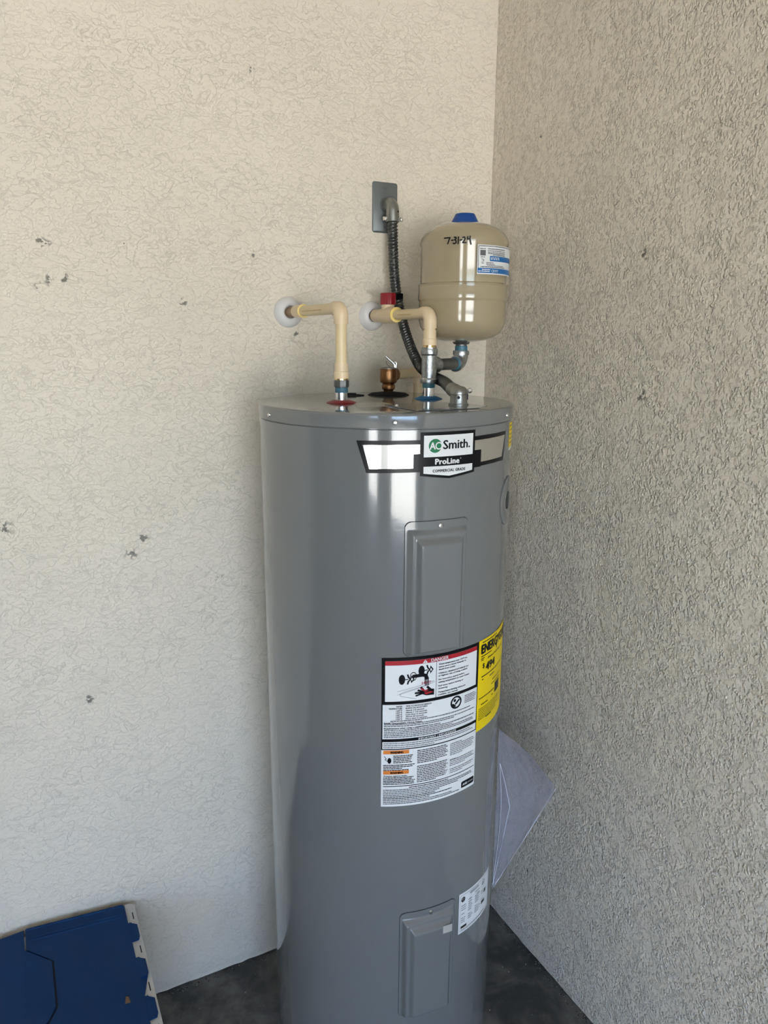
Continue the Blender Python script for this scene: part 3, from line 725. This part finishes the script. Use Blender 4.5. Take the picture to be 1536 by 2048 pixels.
b = bmesh.new(); elbow(b, (NCX, NCY, ZC), (0, -1, 0), (0, 0, -1), .0142, .0310); obj('elbow', b, 'cpvc_fit', cold)
b = bmesh.new(); tube(b, [(NCX, NCY, 1.690), (NCX, NCY, 1.672)], PR+.001, 28); obj('pipe_joint', b, 'cpvc', cold)
transition(cold, NCX, NCY, 1.6795, 1.6615, 1.6485, 1.6435)
# tee
TZ = 1.6070; BD = Vector((-.2190-NCX, -.2175-NCY, 0)); BL = BD.length; BD.normalize()
b = bmesh.new()
lathe(b, [(.012, 1.6440-H), (.0160, 1.6440-H), (.0160, 1.6410-H), (.0178, 1.6405-H), (.0182, 1.6385-H), (.0182, 1.6310-H), (.0176, 1.6290-H), (.0158, 1.6270-H), (.0160, TZ-H), (.0158, 1.5800-H), (.0176, 1.5785-H), (.0182, 1.5765-H), (.0182, 1.5705-H), (.0176, 1.5690-H), (.012, 1.5690-H)], (NCX, NCY, H), seg=40)
lathe(b, [(.0135, 0), (.0145, .020), (.0165, .023), (.0172, .025), (.0172, .030), (.0165, .032), (.011, .032)], (NCX, NCY, TZ), BD, 32)
obj('tee', b, 'galv', cold, 'galvanised iron tee')
b = bmesh.new(); lathe(b, [(.0122, .0002), (.0122, .030)], (NCX, NCY, H), seg=32); hn = obj('nipple', b, 'nipple', cold, 'shiny steel nipple')
b = bmesh.new(); lathe(b, [(.0124, 1.5590-H), (.0134, 1.5600-H), (.0134, 1.5690-H), (.0128, 1.5698-H)], (NCX, NCY, H), seg=32); obj('thread_sealant', b, 'dope', hn, 'smeared teal thread sealant')
p0 = Vector((NCX, NCY, TZ)); p1 = p0+BD*BL
b = bmesh.new(); tube(b, [p0+BD*.026, p1-BD*.018], .0128, 24); obj('branch_nipple', b, 'dgalv', cold, 'dark steel branch nipple')
b = bmesh.new(); elbow(b, p1, BD, (0, 0, 1), .0158, .026)
lathe(b, [(.014, .018), (.0182, .019), (.0185, .021), (.0185, .027), (.0178, .029), (.012, .029)], p1, (0, 0, 1), 32); lathe(b, [(.014, .017), (.0178, .018), (.0178, .025), (.012, .026)], p1, -BD, 32)
be = obj('branch_elbow', b, 'galv', cold, 'galvanised iron elbow under the tank')
b = bmesh.new(); lathe(b, [(.0125, .022), (.0150, .0255), (.0140, .0300), (.0132, .0310)], p1, -BD, 28); lathe(b, [(.0130, .028), (.0142, .029), (.0142, .0385), (.0130, .0395)], p1, (0, 0, 1), 28); obj('thread_sealant', b, 'dope', be, 'smeared teal thread sealant')

# expansion tank ---------------------------------------------------------------------
TX, TY, TR = -.2190, -.2175, .0992
tank = thing('expansion_tank', 'beige domed thermal expansion tank with a blue cap above the elbow', 'tank', (TX, TY, 1.64))
prof = [(.014, 1.655), (.030, 1.6555), (.055, 1.659), (.075, 1.6655), (.090, 1.675), (.0985, 1.688), (.1015, 1.700), (.1018, 1.715), (.1018, 1.7405), (.1022, 1.7425), (.1040, 1.7450), (.1045, 1.7470), (.1045, 1.7565), (.1040, 1.7590), (.1036, 1.7610), (.1036, 1.7745), (.1046, 1.7752), (.1046, 1.7768), (.1035, 1.7775), (TR, 1.780), (TR, 1.855), (.1025, 1.864), (.099, 1.874), (.092, 1.884), (.081, 1.893), (.064, 1.9005), (.046, 1.9055), (.030, 1.908), (0, 1.909)]
prof = [(a*TR/.1035, z) for a, z in prof]
b = bmesh.new(); lathe(b, prof, (TX, TY, 0), seg=96); obj('shell', b, 'tank', tank, angle=50)
b = bmesh.new(); lathe(b, [(.0300, 1.9065), (.0298, 1.9090), (.0215, 1.9255), (.0205, 1.9265), (.012, 1.9272), (0, 1.9274)], (TX, TY, 0), seg=40); obj('valve_cap', b, 'bluecap', tank, 'dark blue valve cap')
b = bmesh.new(); lathe(b, [(.0128, 1.6375), (.0128, 1.657)], (TX, TY, 0), seg=28); lathe(b, [(.020, 1.6545), (.017, 1.650), (.0135, 1.6495)], (TX, TY, 0), seg=28); obj('threaded_stem', b, 'dgalv', tank, 'short steel stem')
TC = (TX, TY); T = -104.0
s = Sheet(TC, TR, T, ['paper', 'bluelabel', 'black', 'grey_ink'])
x0, x1, zb, zt = R_(-106.6-T)*TR, R_(-35-T)*TR, 1.7945, 1.8530
s.rect(x0, zb, x1, zt, 'paper', 0); s.rect(x0+.0012, zb+.0025, x1, zb+.0125, 'bluelabel', 1)
s.rect(x0+.0018, zt-.0030, x1, zt-.0018, 'black', 1); s.rect(x0+.0018, zb+.0125, x0+.0028, zt-.0018, 'black', 1)
s.rect(x0+.029, zb+.0265, x1, zb+.0370, 'bluelabel', 1)
s.rect(x0+.0060, zb+.0370, x0+.0185, zb+.0480, 'grey_ink', 1)
tlab = s.done('tank_label', tank, 'white label with blue bars stuck on upside down', step=.003)
s = Sheet(TC, TR, T, ['paper', 'black', 'grey_ink'])
for z, a, c_ in ((.0500, .005, .018), (.0500, .023, .075), (.0462, .023, .075), (.0430, .023, .075), (.0405, .024, .075), (.0382, .036, .075), (.0335, .007, .017), (.0215, .009, .015), (.0225, .020, .040), (.0195, .020, .042), (.0168, .022, .070), (.0140, .007, .075)):
    s.lines(x0+a, x0+c_, zb+z, .0014, 'black' if z > .049 or z < .015 else 'grey_ink', 0, gap=.0007)
s.stroke([(x0+.009, zb+.031), (x0+.011, zb+.029), (x0+.014, zb+.0295), (x0+.0145, zb+.026), (x0+.010, zb+.0255)], .0009, 'black', 1)
for z, a, c_ in ((.0085, .011, .031), (.0050, .003, .031)): s.lines(x0+a, x0+c_, zb+z, .0017, 'paper', 0, gap=.0008)
s.ring(x0+.037, zb+.0070, .0022, .0030, 'paper', 0)
for i, a in enumerate((.040, .0435, .047, .0505)): s.stroke([(x0+a, zb+.0048), (x0+a+.0005, zb+.0085), (x0+a+.002, zb+.0092)], .0011, 'paper', 0)
for i in range(7): s.stroke([(x0+.032+i*.0036, zb+.0295), (x0+.032+i*.0036, zb+.0345), (x0+.0335+i*.0036, zb+.0345 if i % 2 else zb+.0295)], .0011, 'paper', 0)
s.done('lettering', tlab, off=.0009, step=.003)
# date in black marker
s = Sheet(TC, TR, -131.4, ['black'])
def hw_(*pts): s.stroke([((x/21.94-34)*.00114, 1.8605-(z/21.94-13)*.00114) for x, z in pts], .0027, 'black', 0)
hw_((205, 178), (450, 168), (420, 230), (355, 400)); hw_((515, 275), (585, 265))
hw_((620, 160), (690, 165), (700, 215), (640, 255), (700, 300), (700, 370), (640, 400), (580, 385)); hw_((795, 150), (785, 410)); hw_((855, 275), (935, 258))
hw_((960, 170), (1030, 160), (1060, 220), (1020, 300), (960, 370), (1105, 370)); hw_((1160, 140), (1145, 235), (1250, 225)); hw_((1255, 120), (1250, 225), (1300, 430))
s.done('handwritten_date', tank, 'date written in black marker', off=.0005, step=.003)

# relief valve and its drain --------------------------------------------------------
rv = thing('relief_valve', 'small bronze relief valve with a lever, standing on a black gasket', 'valve', (TVX, TVY, H))
b = bmesh.new(); lathe(b, [(.0108, -.001), (.0108, .0095), (.0118, .0120), (.0146, .0140), (.0152, .0170), (.0152, .0215), (.0142, .0240), (.0130, .0255), (.0145, .0270), (.0178, .0280), (.0190, .0305), (.0198, .0390), (.0196, .0500), (.0190, .0560), (.0196, .0575), (.0196, .0592), (.0176, .0596), (0, .0596)], (TVX, TVY, H), seg=36)
DZ = 1.5808; dd = Vector((-.2455-TVX, -.068-TVY, 0)); dl = dd.length; dd.normalize()
lathe(b, [(.0150, .010), (.0160, .020), (.0160, .0265), (.0120, .027)], (TVX, TVY, DZ), dd, 28)
obj('body', b, 'bronze', rv)
b = bmesh.new(); lathe(b, [(.0182, .0592), (.0178, .0612), (.0120, .0630), (0, .0634)], (TVX, TVY, H), seg=32); obj('spring_cap', b, 'diecast', rv, 'grey metal cap')
side = Vector((math.cos(YAW), -math.sin(YAW), 0))
b = bmesh.new(); a = Vector((TVX, TVY, H))
pts = [a+side*.0135+Vector((0, 0, .0610)), a+side*.0135+Vector((0, 0, .0680)), a+side*.0105+Vector((0, 0, .0715)), a-side*.007+Vector((0, 0, .0870))]
tube(b, pts, [.0022, .0026, .0026, .0020], 10); tube(b, [a+side*.006+Vector((0, 0, .062)), a-side*.004+Vector((0, 0, .070)), a-side*.006+Vector((0, 0, .0765))], .0013, 8)
tube(b, [a+side*.0165+Vector((0, 0, .0615)), a+side*.0178+Vector((0, 0, .0720)), a+side*.0150+Vector((0, 0, .0745)), a+side*.0120+Vector((0, 0, .0730))], .0012, 8)
obj('test_lever', b, 'screw', rv, 'bright bent metal test lever')
dr = thing('drain_pipe', 'cream plastic drain pipe from the bronze valve going down behind the heater', 'pipe', (-.2455, -.068, 0))
e = Vector((TVX, TVY, DZ))+dd*dl
b = bmesh.new(); tube(b, [Vector((TVX, TVY, DZ))+dd*.0275, e-dd*.020], .0112, 24); obj('horizontal_pipe', b, 'cpvc', dr)
b = bmesh.new(); elbow(b, e, dd, (0, 0, -1), .0140, .026); obj('elbow', b, 'cpvc_fit', dr)
b = bmesh.new(); tube(b, [(e.x, e.y, 1.570), (e.x, e.y, .15)], .0112, 24); obj('drop_pipe', b, 'cpvc', dr)

# ------------------------------------------------------------------ electrical
pw = thing('outlet_cover', 'grey metal box cover plate screwed to the wall above the pipes', 'cover plate', (-.3060, 0, 1.962))
b = bmesh.new(); rows = []
for y, k in ((.002, 0), (-.0045, 0), (-.0062, .0006), (-.0075, .0026)):
    row = []
    for cx_, cz_, a0 in ((-.2745, 2.0185, 0), (-.3400, 2.0185, 90), (-.3400, 1.9060, 180), (-.2745, 1.9060, 270)):
        ox_ = -.0055 if cx_ > -.3 else .0055; oz_ = -.0055 if cz_ > 1.95 else .0055
        row += [b.verts.new((cx_+ox_+(.0055-k)*math.cos(R_(a0+22.5*i)), y, cz_+oz_+(.0055-k)*math.sin(R_(a0+22.5*i)))) for i in range(5)]
    rows.append(row)
for A, B in zip(rows, rows[1:]):
    for i in range(20): b.faces.new((A[i], A[(i+1) % 20], B[(i+1) % 20], B[i]))
b.faces.new(rows[-1]); b.faces.new(rows[0]); obj('plate', b, 'plate', pw)
for z in (2.0060, 1.9185):
    b = bmesh.new(); lathe(b, [(.0036, 0), (.0036, .0006), (.0026, .0016), (0, .0018)], (-.3070, -.0074, z), (0, -1, 0), 16); obj('screw', b, 'plate', pw)

cd_ = thing('flexible_conduit', 'grey ribbed flexible steel conduit running from wall plate to heater top', 'conduit', (-.3105, -.04, 1.9))
path = [(-.3050, -.0415, 1.945), (-.3065, -.0440, 1.910), (-.3060, -.0470, 1.860), (-.3035, -.0485, 1.810), (-.2990, -.0545, 1.762), (-.2945, -.0740, 1.704), (-.2955, -.1150, 1.6470), (-.2990, -.1680, 1.6020), (-.2990, -.2080, 1.5860), (-.3015, -.2450, 1.5775), (-.3085, -.2850, 1.5730), (-.3290, -.3350, 1.5705), (-.3520, -.3830, 1.5680), (-.3690, -.4250, 1.5640)]
b = bmesh.new(); rf = lambda s_, a_: .0094+.0030*abs(math.sin(PI*(s_/.0074-a_/(2*PI))))**.7
tube(b, spline(path, .00085), .0115, 22, radf=rf); obj('sleeve', b, 'conduit', cd_, angle=80)
# elbow connector at the wall plate
cx, cy, cz = -.3050, -.0400, 1.9680
b = bmesh.new(); lathe(b, [(.0165, 0), (.0165, .004), (.0140, .006), (.0128, .010)], (cx, -.0072, cz), (0, -1, 0), 28)
tube(b, [(cx, -.010, cz)]+arc((cx, -.0215, cz-.0185), (0, 0, .0185), (0, -.0185, 0), 10)+[(cx, -.0405, cz-.030), (cx, -.0415, cz-.042)], [.0142]+[.0152]*11+[.0158, .0152], 28)
wc = obj('wall_connector', b, 'diecast', cd_, 'smooth die cast elbow connector')
for sx in (-1, 1):
    b = bmesh.new(); box(b, (min(cx+sx*.0138, cx+sx*.0240), cy-.0050, cz-.0400), (max(cx+sx*.0138, cx+sx*.0240), cy+.0030, cz-.0315)); lathe(b, [(.0046, 0), (.0046, .002), (.003, .0045), (0, .005)], (cx+sx*.0200, cy-.0045, cz-.0357), (-.2, -1, .1), 14); obj('clamp_screw', b, 'screw', wc, 'bright clamp screw')
b = bmesh.new(); lathe(b, [(.0022, 0), (.0022, .0006)], (cx+.007, cy-.0142, cz-.0200), (.35, -1, .1), 14); obj('sight_hole', b, 'seam', wc, 'small dark hole')
# connector on the lid
kx, ky = -.3730, -.4520; kb = H+.0021
b = bmesh.new(); lathe(b, [(.0195, 0), (.0195, .0025), (.0172, .0035), (.0165, .0080), (.0162, .0200), (.0172, .0212), (.0172, .0240), (.0166, .0265), (.0150, .0312), (.0115, .0345), (.006, .0360), (0, .0364)], (kx, ky, kb), seg=36)
tube(b, [(kx, ky, kb+.0235), (kx+.0010, ky+.012, kb+.0255), (-.3695, -.427, 1.5642), (-.3670, -.417, 1.5655)], [.0130, .0136, .0138, .0132], 26)
kc = obj('lid_connector', b, 'diecast', cd_, 'grey die cast connector standing on the lid plate')
hd = Vector((-math.sin(YAW+.1), -math.cos(YAW+.1), 0))
b = bmesh.new(); lathe(b, [(.0030, 0), (.0030, .0006)], Vector((kx, ky, kb+.0155))+hd*.0160, hd, 16); obj('sight_hole', b, 'seam', kc, 'small dark hole')
p = Vector((kx, ky, kb+.0275))+side*.0180
b = bmesh.new(); tube(b, [p-side*.003, p+side*.004], .0030, 12); lathe(b, [(.0050, 0), (.0050, .002), (.0032, .0045), (0, .005)], p+side*.003+hd*.001, (hd+Vector((0, 0, .35))), 16); obj('clamp_screw', b, 'screw', kc, 'bright clamp screw')
b = bmesh.new(); q_ = Vector((kx, ky, kb))+side*.0168
lathe(b, [(.0016, 0), (.0016, .013)], q_+Vector((0, 0, .010)), (0, 0, 1), 10); obj('slot', b, 'seam', kc, 'dark slot beside the clamp screw')

st = thing('conduit_strap', 'small dark strap holding the ribbed conduit to the wall beside the tank', 'strap', (-.2890, 0, 1.757))
b = bmesh.new(); cxx, cyy = -.2988, -.0550; ring = []
for i in range(17):
    a = PI*(-1.0+1.35*i/16)
    ring.append((cxx+.0142*math.cos(a), cyy+.0142*math.sin(a)))
ring = [(cxx-.0142, -.030)]+ring+[(-.2840, -.034), (-.2810, -.012), (-.2770, -.002)]
A = [[b.verts.new((x, y, z)) for x, y in ring] for z in (1.750, 1.765)]
for i in range(len(ring)-1): b.faces.new((A[0][i], A[0][i+1], A[1][i+1], A[1][i]))
bmesh.ops.solidify(b, geom=b.faces[:], thickness=.0018); obj('band', b, 'rubber', st)
b = bmesh.new(); lathe(b, [(.0042, 0), (.0042, .003), (0, .005)], (-.2815, -.0090, 1.7575), (.3, -1, 0), 14); tube(b, [(-.2800, .001, 1.7565), (-.2745, -.013, 1.7535)], .0016, 8); obj('nail', b, 'dgalv', st, 'nail through the strap')

# ------------------------------------------------------------------ clear document pouch
po = thing('document_pouch', 'empty clear plastic document pouch sticking out from the heater side towards right wall', 'pouch', (-.25, -.465, .45))
A0, B0, D0 = Vector((-.2520, -.4670, .8225)), Vector((-.0690, -.4560, .6120)), Vector((-.2640, -.4865, .4350))
def leafsheet(off, bulge, shift):
    b = bmesh.new(); N = 22; rows = []
    for i in range(N+1):
        uu = i/N
        L_ = D0.lerp(A0, uu)
        # the free edge: from D up to the corner B, then curving back along the top to A
        if uu < .62: E_ = D0.lerp(B0, (uu/.62)**.96)
        else:
            w = (uu-.62)/.38; E_ = B0.lerp(A0, w)+Vector((.008, .004, .008))*math.sin(PI*w)
        row = []
        for j in range(N+1):
            t = j/N; p = L_.lerp(E_, t); p.y += bulge*math.sin(PI*t)*math.sin(PI*uu)-off*math.sin(PI*min(1, t*1.2)*.5)+.004*noise.noise((uu*4, t*4, shift))
            row.append(b.verts.new(p))
        rows.append(row)
    for X, Y in zip(rows, rows[1:]):
        for j in range(N): b.faces.new((X[j], X[j+1], Y[j+1], Y[j]))
    bmesh.ops.remove_doubles(b, verts=b.verts, dist=1e-5); return b
obj('front_sheet', leafsheet(.0045, -.020, 1.), 'clear', po, angle=180)
obj('back_sheet', leafsheet(-.0015, -.006, 5.), 'clear', po, angle=180)
b = bmesh.new(); tube(b, [D0+Vector((.002, -.002, 0)), D0.lerp(B0, .5)+Vector((.002, -.003, .001)), B0+Vector((0, -.002, 0))], .0009, 8); obj('edge_glint', b, 'edge_highlight', po, 'edge highlight painted as a whitish line')  # glint along the free edge, painted as a pale tube
# the open mouth: a narrow folded flap with its edge highlights painted whitish
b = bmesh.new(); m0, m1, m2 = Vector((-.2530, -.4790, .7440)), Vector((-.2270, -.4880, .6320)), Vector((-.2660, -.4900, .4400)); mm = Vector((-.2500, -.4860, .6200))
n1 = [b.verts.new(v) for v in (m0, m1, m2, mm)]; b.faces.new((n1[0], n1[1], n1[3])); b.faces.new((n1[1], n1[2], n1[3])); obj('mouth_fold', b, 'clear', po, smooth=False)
b = bmesh.new(); tube(b, spline([m0, m0.lerp(m1, .5)+Vector((.001, 0, .002)), m1], .006), .0006, 6); tube(b, [m1, m1.lerp(m2, .5), m2], .0006, 6); tube(b, spline([m0, mm, m2], .01), .0005, 6); obj('fold_crease', b, 'edge_highlight', po, 'crease lines with painted whitish highlight')  # pale tubes stand for the glints along the creases

# ------------------------------------------------------------------ storage tote
TZ0 = .3150
to = thing('storage_tote', 'dark blue lidded storage tote with pale grey hinge edge, lower left against the wall', 'storage tote', (-1.23, -.32, 0))
b = bmesh.new()
slab(b, [(-1.44, -.585), (-1.035, -.585), (-1.035, -.035), (-1.44, -.035)], 0, .02)
for lo, hi in (((-1.445, -.592, 0), (-1.03, -.585, TZ0-.03)), ((-1.445, -.035, 0), (-1.03, -.028, TZ0-.03)), ((-1.445, -.592, 0), (-1.438, -.028, TZ0-.03)), ((-1.037, -.592, 0), (-1.03, -.028, TZ0-.03))): box(b, lo, hi)
slab(b, [(-1.465, -.61), (-.9935, -.61), (-.9935, -.024), (-1.003, -.0150), (-1.465, -.0150)], TZ0-.032, TZ0-.006)
obj('body', b, 'totegrey', to, 'pale grey body', smooth=False)
tabs = [(-.088, -.145), (-.199, -.257), (-.310, -.368), (-.421, -.479), (-.532, -.590)]
SL = math.tan(R_(4.6))
def lid(poly, x_h, sgn, base):
    b = bmesh.new(); slab(b, poly, 0, .004)
    bmesh.ops.triangulate(b, faces=[f for f in b.faces if len(f.verts) > 4])
    for v in b.verts: v.co.z += base+max(0, sgn*(x_h-v.co.x))*SL
    return b
xr = -1.0165
pr = [(xr-.004, -.020), (xr, -.026)]
for a, c_ in tabs: pr += [(xr, a+.002), (xr+.006, a+.002), (xr+.0085, a-.002), (xr+.0185, a-.010), (xr+.0185, c_+.010), (xr+.0150, c_+.001), (xr, c_)]
pr += [(xr, -.600), (-1.236, -.600), (-1.236, -.340), (-1.196, -.300), (-1.1795, -.268), (-1.1795, -.140), (-1.190, -.128), (-1.2325, -.085), (-1.2325, -.020)]
rl = obj('lid_flap', lid(pr, xr, 1, TZ0-.004), 'tote', to, 'right navy lid flap with hinge tabs', smooth=False)
pl_ = [(-1.2355, -.024), (-1.2355, -.0865), (-1.193, -.131), (-1.1835, -.142), (-1.1835, -.267), (-1.199, -.297), (-1.239, -.337), (-1.239, -.600), (-1.462, -.600), (-1.462, -.024)]
b = bmesh.new(); slab(b, pl_, 0, .004); bmesh.ops.triangulate(b, faces=[f for f in b.faces if len(f.verts) > 4])
for v in b.verts: v.co.z += TZ0-.0035+min((xr-v.co.x), max(0, v.co.x+1.462)+.02)*SL+.0012
ll = obj('lid_flap', b, 'tote', to, 'left navy lid flap', smooth=False)
def onlid(x, dz=.0002): return TZ0+max(0, xr-x)*SL+dz
b = bmesh.new()
pts = [(-1.234, -.086), (-1.1915, -.1295), (-1.1815, -.141), (-1.1815, -.2675), (-1.1975, -.2985), (-1.2375, -.3385)]
tube(b, [(x, y, onlid(x, -.0035)) for x, y in pts[1:]], .0030, 8); obj('interlocking_seam', b, 'toteseam', to, 'dark seam between the two flaps')
for yy in (-.052, -.060):
    b = bmesh.new(); n = 14
    tube(b, [(-1.0235-.2*i/n, yy, onlid(-1.0235-.2*i/n, .0001)) for i in range(n+1)], .0016, 8); obj('lid_rib', b, 'tote', rl)
b = bmesh.new(); tube(b, [(-1.022-.2085*i/8, -.0225, onlid(-1.022-.2085*i/8, -.001)) for i in range(9)], .0035, 8); obj('lid_lip', b, 'tote', rl)
for a, c_ in ((-.048, -.071), (-.1595, -.1816), (-.2697, -.2935), (-.381, -.405), (-.492, -.515)):
    b = bmesh.new(); box(b, (-1.0032, c_, TZ0-.0065), (-1.0008, a, TZ0-.0057)); obj('hinge_slot', b, 'toteseam', to, 'narrow dark slot', smooth=False)
b = bmesh.new(); lz = onlid(-1.052, .0005); vs = [b.verts.new(v) for v in ((-1.0560, -.3120, lz), (-1.0450, -.3150, lz+.001), (-1.0470, -.3010, lz+.004), (-1.0520, -.2960, lz+.002))]; b.faces.new(vs); bmesh.ops.solidify(b, geom=b.faces[:], thickness=.0006)
o = obj('leaf_scrap', b, 'leaf', smooth=False); tag(o, 'tiny brown scrap of dry leaf lying on the blue tote lid', 'leaf')
